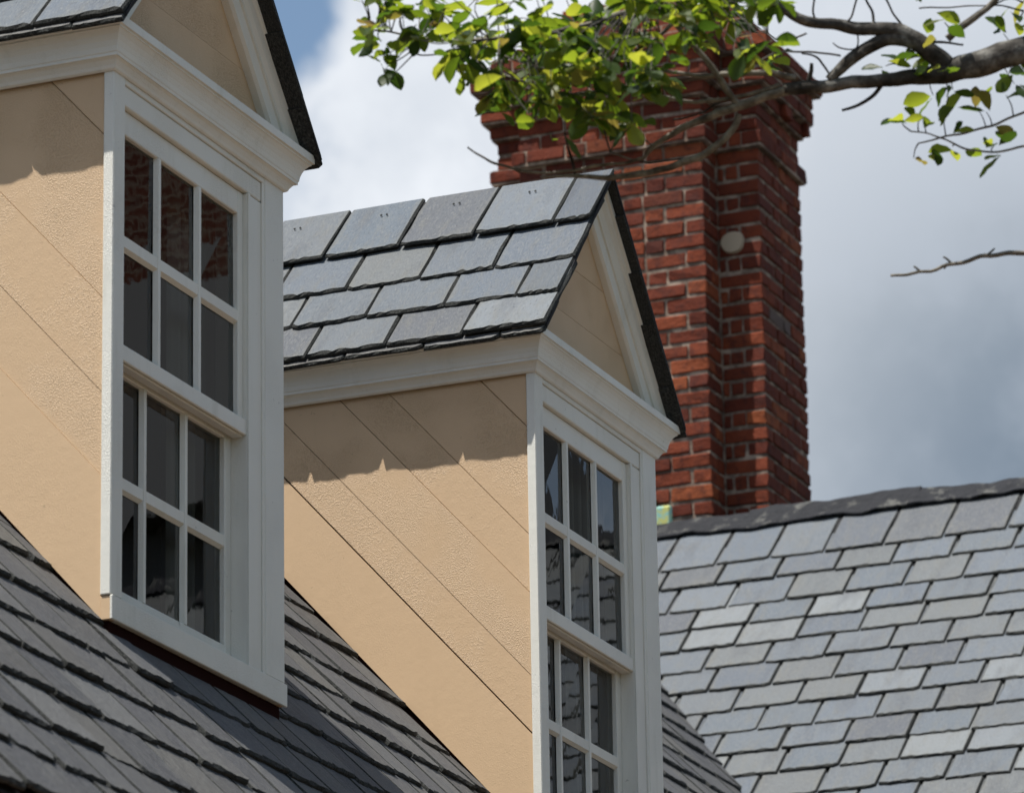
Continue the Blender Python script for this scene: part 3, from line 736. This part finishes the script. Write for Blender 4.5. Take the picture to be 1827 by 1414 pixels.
    A = [(-.090, 1.70 + KD * .010 + dz), (W / 2, ridge_z + dz), (W + .090, 1.70 + KD * .010 + dz)]
    y0, y1 = -.083, 2.35
    b.add([(x, y0, z) for x, z in A] + [(x, y1, z) for x, z in A] + [(x, y0, z - .014) for x, z in A] + [(x, y1, z - .014) for x, z in A],
          [(0, 1, 4, 3), (1, 2, 5, 4), (6, 9, 10, 7), (7, 10, 11, 8), (0, 6, 7, 1), (1, 7, 8, 2), (3, 4, 10, 9), (4, 5, 11, 10), (0, 3, 9, 6), (2, 8, 11, 5)])
    rf = b.build('roof', UNDER, dm)
    L_ = math.hypot(1, KD)
    jrow = [(.327, [.05, .342, .623, .909]), (.570, [.208, .482, .754]), (.784, [.07, .333, .62, .899]), (.981, [.214, .491, .783])]
    for sgn in (-1, 1):
        O = Vector((W / 2, 0, ridge_z - .020)); U = Vector((0, 1, 0)); D = Vector((sgn, 0, -KD)).normalized(); N = Vector((sgn * KD, 0, 1)).normalized()
        for ri, (s, js) in enumerate(jrow):
            ed = [yfront + R_.uniform(-.002, .002)] + [j + (R_.uniform(-.02, .02) if i == 0 or sgn > 0 else 0) for j in js]
            lim = .95 + (1.05 * (1 - s / 1.0))
            while ed[-1] < lim + .35: ed.append(ed[-1] + R_.uniform(.265, .295))
            for a, c in zip(ed[:-1], ed[1:]):
                Lx = .42
                if ri == 0: vs_ = ridge_vars; Lx = .375
                else: vs_ = var_d
                me = vs_[R_.randrange(len(vs_))][0]
                sj = s + R_.uniform(-.006, .006) * (.3 if ri == 3 else 1)
                lift = .028 if sgn < 0 else .013
                M = slate_matrix(O, U, D, N, a, c, sj, Lx, R_, lift, .0055)
                if ri == 0:       # the top course runs up to (and on the near side a little past) the ridge
                    Lr = sj + (.022 if sgn < 0 else -.004)
                    M = slate_matrix(O, U, D, N, a, c, sj, Lr, R_, lift, .0065) @ Matrix.Diagonal((1, Lr / .375, 1, 1))
                    if sgn < 0: M = Matrix.Translation(N * .010) @ M
                link('slate', me, rf, M)
        if sgn < 0:
            for y_ in (.2, .48, .77, 1.05):
                b = MB(); P_ = O + U * (y_ + R_.uniform(-.03, .03)) + D * .075 + N * .0225
                for dx_ in (0, .022): b.add([P_ + U * (dx_ + .004 * math.cos(a_)) + D * (.004 * math.sin(a_)) + N * h_ for h_ in (0, .004) for a_ in [k * 1.0472 for k in range(6)]], [(0, 1, 2, 3, 4, 5), (6, 7, 8, 9, 10, 11)] + [(k, (k + 1) % 6, 6 + (k + 1) % 6, 6 + k) for k in range(6)])
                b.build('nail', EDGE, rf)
    # a doubled starter course along each eave, under the first slates
        b = MB(); a = yfront + .004
        while a < 1.75:
            c = min(a + (R_.uniform(.26, .30) if a > 0 else .16), 1.75)
            M = slate_matrix(O, U, D, N, a, c, 1.006 + R_.uniform(-.002, .002), .2, R_, .008, R_.choice((.002, .002, .004)))
            vs2, fs2 = slate_geo(.2, .014, R_, .27, .12); b.add([M @ Vector(v) for v in vs2], fs2); a = c
        b.build('starter_course', SLATE_DARK, rf)
        b = MB()
        xe_ = W / 2 + sgn * (W / 2 + .088)
        b.box(min(xe_, xe_ - sgn * .02), max(xe_, xe_ - sgn * .02), -.06, 1.6, 1.7035, 1.716); b.build('eave_shade_strip', UNDER, rf)  # black strip added to stand for the shade under the eave slates
    return dm
d1 = make_dormer(0, 'nearer beige dormer with its whole sash window and sill in view', [.368, .605, .875, 1.352])
d2 = make_dormer(1, 'farther beige dormer with its full slate roof, ridge and gable in front of the chimney', [.318, .508, .787, .984, 1.353])
# small painted hook on the far casing of the second dormer
b = MB()
hp = [(1.03, 0, .16), (1.03, -.018, .165), (1.03, -.026, .178), (1.025, -.022, .19), (1.02, -.03, .175), (1.012, -.03, .165)]
for p_, q_ in zip(hp[:-1], hp[1:]):
    p_, q_ = Vector(p_), Vector(q_); d = (q_ - p_).normalized(); a = d.orthogonal().normalized(); c = d.cross(a); n = 6
    vs = [p_ + (a * math.cos(t) + c * math.sin(t)) * .005 for t in [2 * math.pi * k / n for k in range(n)]] + [q_ + (a * math.cos(t) + c * math.sin(t)) * .0045 for t in [2 * math.pi * k / n for k in range(n)]]
    b.add(vs, [(k, (k + 1) % n, n + (k + 1) % n, n + k) for k in range(n)] + [tuple(range(n)), tuple(range(2 * n - 1, n - 1, -1))], True)
b.build('hook', WHITE, d2)

# ------------------------------------------------------------------ tree
TD = 12.2
tree = thing('tree', 'leafy grey limbed tree whose branch hangs into view in front of the brick chimney', 'tree', tuple(at(2950, 900, 14.0).to_tuple()[:2]) + (-5.15,))
TI = Matrix.Translation(-tree.location)
def catmull(pts, n=6):
    out = []
    P = [pts[0]] + pts + [pts[-1]]
    for i in range(1, len(P) - 2):
        for k in range(n):
            u = k / n
            a = [P[i - 1], P[i], P[i + 1], P[i + 2]]
            out.append(tuple(.5 * (2 * a[1][j] + (a[2][j] - a[0][j]) * u + (2 * a[0][j] - 5 * a[1][j] + 4 * a[2][j] - a[3][j]) * u * u + (3 * a[1][j] - a[0][j] - 3 * a[2][j] + a[3][j]) * u ** 3) for j in range(len(a[0]))))
    out.append(tuple(pts[-1])); return out
def tube(b, pts, nseg=7, rough=.12):
    """pts: (Vector, radius)"""
    rings = []; prev = None
    for i, (p, rad) in enumerate(pts):
        d = (pts[min(i + 1, len(pts) - 1)][0] - pts[max(i - 1, 0)][0]).normalized()
        a = d.orthogonal().normalized() if prev is None else (prev - d * prev.dot(d)).normalized()
        prev = a; c = d.cross(a)
        rings.append([p + (a * math.cos(t) + c * math.sin(t)) * rad * (1 + rough * noise.noise(p * 25 + Vector((t, 0, 0)))) for t in [2 * math.pi * k / nseg for k in range(nseg)]])
    vs = [v for rg in rings for v in rg]; fs = []
    for i in range(len(rings) - 1):
        for k in range(nseg): fs.append((i * nseg + k, i * nseg + (k + 1) % nseg, (i + 1) * nseg + (k + 1) % nseg, (i + 1) * nseg + k))
    fs.append(tuple(range(nseg - 1, -1, -1))); fs.append(tuple(range((len(rings) - 1) * nseg, len(rings) * nseg)))
    b.add(vs, fs, True)
allpts = []
PXM = TD / FPX
def limb(name, pix, nseg=7, wig=0.0):
    """pix: (px, py, diameter in px, depth) along the limb"""
    c = catmull([tuple(map(float, p)) for p in pix], 6)
    pts = []
    for k, (x, y, dia, dep) in enumerate(c):
        x += wig * noise.noise(Vector((x * .03, y * .03, 1.0))) ; y += wig * noise.noise(Vector((x * .03, y * .03, 9.0)))
        P = at(x, y, dep); pts.append((P, max(.0006, dia / 2 * dep / FPX))); allpts.append(P)
    b = MB(); tube(b, pts, nseg); o = b.build(name, BARK_LIT if name == 'branch' else BARK, tree); o.matrix_local = TI; return o
T = TD
gx, gy = 2950, 900
tb = tree.location
trunk = [(Vector((tb.x, tb.y, -5.15)), .19), (Vector((tb.x - .05, tb.y + .02, -3.5)), .15), (Vector((tb.x - .1, tb.y + .1, -1.5)), .125), (at(2850, 420, 13.6), .105), (at(2760, -150, 13.4), .08), (at(2700, -700, 13.3), .05)]
b = MB(); tube(b, [(Vector(p[:3]), p[3]) for p in catmull([(v.x, v.y, v.z, rr) for v, rr in trunk], 5)], 12); o = b.build('trunk', BARK, tree); o.matrix_local = TI
# limbs as the photograph shows them (pixel, pixel, diameter, metres away)
limb('limb', [(2850, 420, 75, 13.6), (2400, 190, 68, 12.9), (2050, 60, 62, 12.4), (1827, 90, 52, T), (1730, 118, 48, T), (1660, 135, 34, T), (1600, 140, 27, T), (1520, 148, 24, T), (1448, 156, 25, T), (1400, 160, 22, T)], 10, 4)
limb('limb', [(1690, 118, 36, T), (1650, 85, 34, T), (1610, 60, 30, T), (1560, 52, 26, T), (1500, 47, 22, T), (1440, 38, 19, T - .1), (1390, 14, 16, T - .1), (1340, -15, 14, T - .1)], 8, 3)
limb('limb', [(1640, 78, 30, T), (1590, 68, 28, T), (1545, 88, 25, T), (1510, 112, 22, T), (1480, 142, 18, T)], 8, 2)
limb('branch', [(1420, 158, 20, T), (1370, 170, 17, T), (1310, 192, 16, T), (1250, 214, 14, T), (1200, 238, 12, T), (1165, 262, 10, T), (1150, 280, 7, T)], 7, 3)
limb('branch', [(1318, 205, 11, T), (1310, 225, 13, T), (1285, 255, 13, T), (1240, 283, 13, T), (1190, 300, 13, T), (1140, 312, 13, T), (1090, 318, 11, T), (1030, 315, 8, T), (965, 316, 4, T)], 7, 3)
limb('branch', [(1420, 140, 12, T), (1370, 130, 11, T), (1310, 132, 11, T), (1260, 136, 9, T), (1200, 130, 7, T), (1140, 118, 6, T)], 6, 3)
limb('branch', [(1318, 190, 12, T), (1300, 165, 13, T), (1282, 140, 13, T), (1262, 110, 11, T), (1230, 70, 9, T), (1190, 30, 8, T)], 7, 2)
limb('branch', [(1395, 150, 9, T), (1350, 165, 8, T), (1290, 178, 8, T), (1240, 182, 7, T), (1180, 172, 6, T), (1110, 160, 6, T), (1020, 168, 6, T), (950, 150, 5, T), (880, 128, 4, T)], 6, 4)
limb('branch', [(1150, 280, 7, T), (1110, 290, 6, T), (1070, 295, 6, T), (1020, 305, 6, T), (950, 308, 5, T), (890, 292, 5, T), (860, 280, 4, T), (834, 263, 3, T)], 6, 3)
limb('twig', [(1026, 312, 5, T), (1022, 290, 6, T), (1015, 268, 5, T), (1008, 240, 4, T)], 5)
limb('twig', [(1440, 150, 8, T), (1447, 128, 8, T), (1448, 113, 6, T)], 6)
limb('twig', [(1575, 150, 8, T), (1560, 168, 7, T), (1530, 188, 6, T), (1502, 197, 5, T)], 6, 2)
limb('branch', [(1690, 70, 14, T), (1720, 45, 13, T), (1755, 20, 12, T), (1790, -12, 11, T)], 6, 2)
limb('branch', [(2050, 470, 10, T), (1950, 448, 9, T), (1827, 451, 9, T), (1760, 458, 8, T), (1700, 472, 7, T), (1640, 486, 6, T), (1588, 491, 5, T)], 6, 5)
limb('branch', [(1990, 160, 7, T), (1900, 185, 6, T), (1827, 200, 5, T), (1770, 224, 5, T), (1700, 242, 4, T), (1640, 256, 3, T)], 5, 3)
limb('branch', [(1990, 210, 6, T), (1900, 240, 5, T), (1827, 262, 5, T), (1760, 272, 4, T), (1715, 262, 4, T), (1660, 240, 3, T), (1625, 235, 3, T)], 5, 3)
limb('twig', [(1600, 115, 9, T), (1630, 90, 7, T), (1660, 75, 6, T), (1720, 80, 4, T)], 5, 2)
for pix in [[(1460, 42, 5, T), (1450, 20, 4, T), (1455, -10, 4, T)], [(1500, 47, 5, T), (1520, 30, 4, T), (1530, -10, 4, T)], [(1560, 50, 6, T), (1555, 20, 5, T), (1540, -10, 4, T)], [(1615, 58, 5, T), (1595, 25, 4, T), (1575, -10, 4, T)],
            [(1440, 60, 4, T), (1400, 75, 4, T), (1370, 60, 3, T)], [(1500, 100, 4, T), (1460, 95, 4, T), (1400, 92, 4, T), (1350, 110, 3, T)], [(1480, 130, 4, T), (1460, 105, 4, T), (1430, 95, 3, T)], [(1530, 60, 3, T), (1528, 85, 3, T), (1500, 86, 3, T), (1485, 78, 2, T)],
            [(1827, 20, 4, T), (1780, 10, 3, T), (1720, 12, 3, T), (1640, 14, 3, T)], [(1827, 5, 4, T), (1800, -2, 3, T), (1740, 30, 3, T)], [(1290, 178, 5, T), (1255, 200, 4, T), (1200, 215, 4, T)], [(1700, 472, 5, T), (1688, 462, 4, T), (1682, 459, 3, T)], [(1760, 458, 5, T), (1772, 447, 4, T), (1776, 443, 3, T)], [(1642, 486, 5, T), (1634, 478, 4, T), (1630, 475, 3, T)], [(1690, 474, 4, T), (1684, 481, 3, T)], [(1255, 285, 6, T), (1200, 285, 4, T), (1150, 288, 4, T), (1090, 272, 3, T)]]:
    limb('twig', pix, 5, 3)
# the leafy spray in front of the chimney and sky
limb('branch', [(1340, -15, 12, T - .1), (1250, -20, 11, T - .15), (1150, 10, 10, T - .15), (1060, 40, 9, T - .1), (960, 62, 8, T - .1), (860, 70, 7, T - .1), (780, 72, 5, T), (720, 60, 4, T), (660, 55, 3, T)], 6, 4)
limb('branch', [(1250, -20, 9, T - .1), (1180, 60, 8, T), (1100, 110, 7, T), (1020, 130, 6, T), (960, 120, 5, T), (900, 100, 4, T)], 6, 4)
limb('twig', [(720, 60, 4, T), (740, 95, 3, T), (775, 98, 3, T), (810, 92, 3, T)], 5)

# leaves: one blade shape in several curls
def leaf_geo(r, L=1.0):
    wv = [(0, .0), (.06, .03), (.22, .15), (.42, .235), (.62, .275), (.80, .23), (.93, .11), (1.0, .0)]
    vs = []; curl = r.uniform(-.25, .45); fold = r.uniform(.1, .8); tw = r.uniform(-.4, .4)
    sc_ = r.uniform(.75, 1.1)
    for t, wd in wv:
        z = -curl * t * t * .5
        for sg in (-1, 0, 1):
            x = sg * wd * sc_; zz = z + abs(x) * fold + x * tw * t + .02 * math.sin(t * 13 + sg)
            vs.append((x, t, zz))
    fs = []
    for i in range(len(wv) - 1):
        for j in (0, 1): fs.append((3 * i + j, 3 * i + j + 1, 3 * i + j + 4, 3 * i + j + 3))
    return vs, fs
r = random.Random(77)
leaf_var = []
for i in range(14):
    vs, fs = leaf_geo(r); b = MB(); b.add(vs, fs, True); leaf_var.append((b.mesh('leaf', LEAF, False), vs, fs))
spots = []
def spray(poly, n, dep0, dep1, size, dens=None):
    xs = [p[0] for p in poly]; ys = [p[1] for p in poly]; k = 0
    while k < n:
        x, y = r.uniform(min(xs), max(xs)), r.uniform(min(ys), max(ys))
        if not inside(x, y, poly): continue
        m = r.choice((1, 2, 3, 4, 5)); P = at(x, y, r.uniform(dep0, dep1)); spots.append((P, m, size)); k += m
spray([(740, 0), (1400, -40), (1400, 60), (1390, 120), (1330, 100), (1270, 60), (1180, 150), (1130, 225), (1050, 235), (960, 220), (880, 190), (850, 140), (790, 80)], 530, T - .5, T + .25, 51)
spray([(840, 60), (1180, 40), (1140, 190), (960, 190), (860, 160)], 200, T - .3, T + .2, 45)
spray([(640, -20), (760, -20), (800, 70), (750, 75), (700, 60), (660, 60)], 74, T - .2, T + .1, 48)
spray([(1180, -60), (1390, -60), (1400, 30), (1330, 60), (1200, 60)], 95, T - .3, T + .1, 48)
def at_spot(x, y, m, size=48): spots.append((at(x, y, T + r.uniform(-.06, .06)), m, size))
for x, y, m in [(652, 68, 1), (655, 95, 1), (680, 75, 2), (695, 95, 3), (690, 120, 2), (700, 135, 2), (712, 100, 2), (810, 90, 3), (820, 130, 2), (835, 140, 1), (846, 118, 2), (1000, 205, 2), (980, 245, 1), (1080, 235, 2), (1095, 210, 2), (1110, 195, 2), (1020, 190, 2), (1005, 250, 1), (900, 200, 2), (868, 180, 2),
                (1610, 220, 3), (1640, 212, 1), (1655, 225, 1), (1630, 282, 1), (1660, 265, 2), (1700, 262, 2), (1722, 275, 1), (1700, 235, 2), (1780, 230, 2), (1775, 258, 3), (1790, 275, 2), (1745, 195, 3), (1760, 200, 2), (1690, 185, 2), (1665, 170, 2), (1680, 205, 2), (1795, 170, 2), (1800, 130, 3),
                (1590, 110, 2), (1580, 118, 2), (1620, 105, 3), (1650, 110, 3), (1660, 130, 2), (1640, 135, 2), (1685, 130, 2), (1640, 5, 2), (1665, 25, 2), (1685, 40, 1), (1800, 20, 2), (1820, 40, 3), (1790, 60, 3), (1810, 150, 2), (1700, 160, 3), (1720, 70, 1), (1670, 70, 1), (1820, 100, 2), (1500, 195, 0)]:
    if m: at_spot(x, y, m)
# twigs from the nearest limb to each spray of leaves, leaves about its end
tw = MB(); leaves = []
for P, m, size in spots:
    Nn = min(allpts, key=lambda q_: (q_ - P).length_squared); d = (Nn - P).length
    if d > .02:
        mid = (Nn + P) / 2 + Vector((r.uniform(-.1, .1), r.uniform(-.1, .1), r.uniform(-.05, .1))) * d
        c = catmull([(Nn.x, Nn.y, Nn.z, .0020), (mid.x, mid.y, mid.z, .0016), (P.x, P.y, P.z, .0011)], 3)
        tube(tw, [(Vector(q_[:3]), q_[3]) for q_ in c], 4, 0)
    out = (P - Nn).normalized() if d > .005 else Vector((0, 0, 1))
    for k in range(m):
        ang = r.uniform(0, 6.28); tilt = Vector((math.cos(ang), math.sin(ang), r.uniform(-.7, .55)))
        Y = (out * .7 + tilt).normalized()
        up = Vector((r.gauss(0, .55), r.gauss(0, .55), 1)); X = Y.cross(up).normalized(); Z = X.cross(Y)
        s_ = size * PXM * r.uniform(.6, 1.18)
        base = P + Vector((r.gauss(0, .006), r.gauss(0, .006), r.gauss(0, .006)))
        M = Matrix(((X.x * s_, Y.x * s_, Z.x * s_, base.x), (X.y * s_, Y.y * s_, Z.y * s_, base.y), (X.z * s_, Y.z * s_, Z.z * s_, base.z), (0, 0, 0, 1)))
        ce = M @ Vector((0, .5, 0)); px, py = proj(ce)
        q1 = proj(M @ Vector((0, 0, 0))); q2 = proj(M @ Vector((0, 1, 0))); q3 = proj(M @ Vector((-.33, .5, 0))); q4 = proj(M @ Vector((.33, .5, 0)))
        area = abs((q2[0] - q1[0]) * (q4[1] - q3[1]) - (q2[1] - q1[1]) * (q4[0] - q3[0]))
        inn = -10 < px < 1840 and -10 < py
        leaves.append((area if inn else 0, M))
o = stuff(tw.build('twigs', BARK, tree)); o.matrix_local = TI
leaves.sort(key=lambda t: -t[0])
rest = MB()
for k, (a, M) in enumerate(leaves):
    me, vs, fs = leaf_var[r.randrange(len(leaf_var))]
    if k < 298: link('leaf', me, tree, TI @ M)
    else: rest.add([M @ Vector(v) for v in vs], fs, True)
# crown beyond the frame
for k in range(2600):
    a, c = r.uniform(0, 6.28), math.sqrt(r.random()) * 2.6
    P = Vector((tb.x + math.cos(a) * c, tb.y - .6 + math.sin(a) * c * .8, r.uniform(4.6, 8.0)))
    px, py = proj(P)
    if -30 < px < 1860 and py > -40: continue
    s_ = r.uniform(.05, .09); e = Matrix.Rotation(r.uniform(0, 6.28), 4, 'Z') @ Matrix.Rotation(r.gauss(0, .7), 4, 'X')
    M = Matrix.Translation(P) @ e @ Matrix.Scale(s_, 4)
    me, vs, fs = leaf_var[r.randrange(len(leaf_var))]; rest.add([M @ Vector(v) for v in vs], fs, True)
o = stuff(rest.build('foliage', LEAF, tree, False)); o.matrix_local = TI
print('leaves', len(leaves))
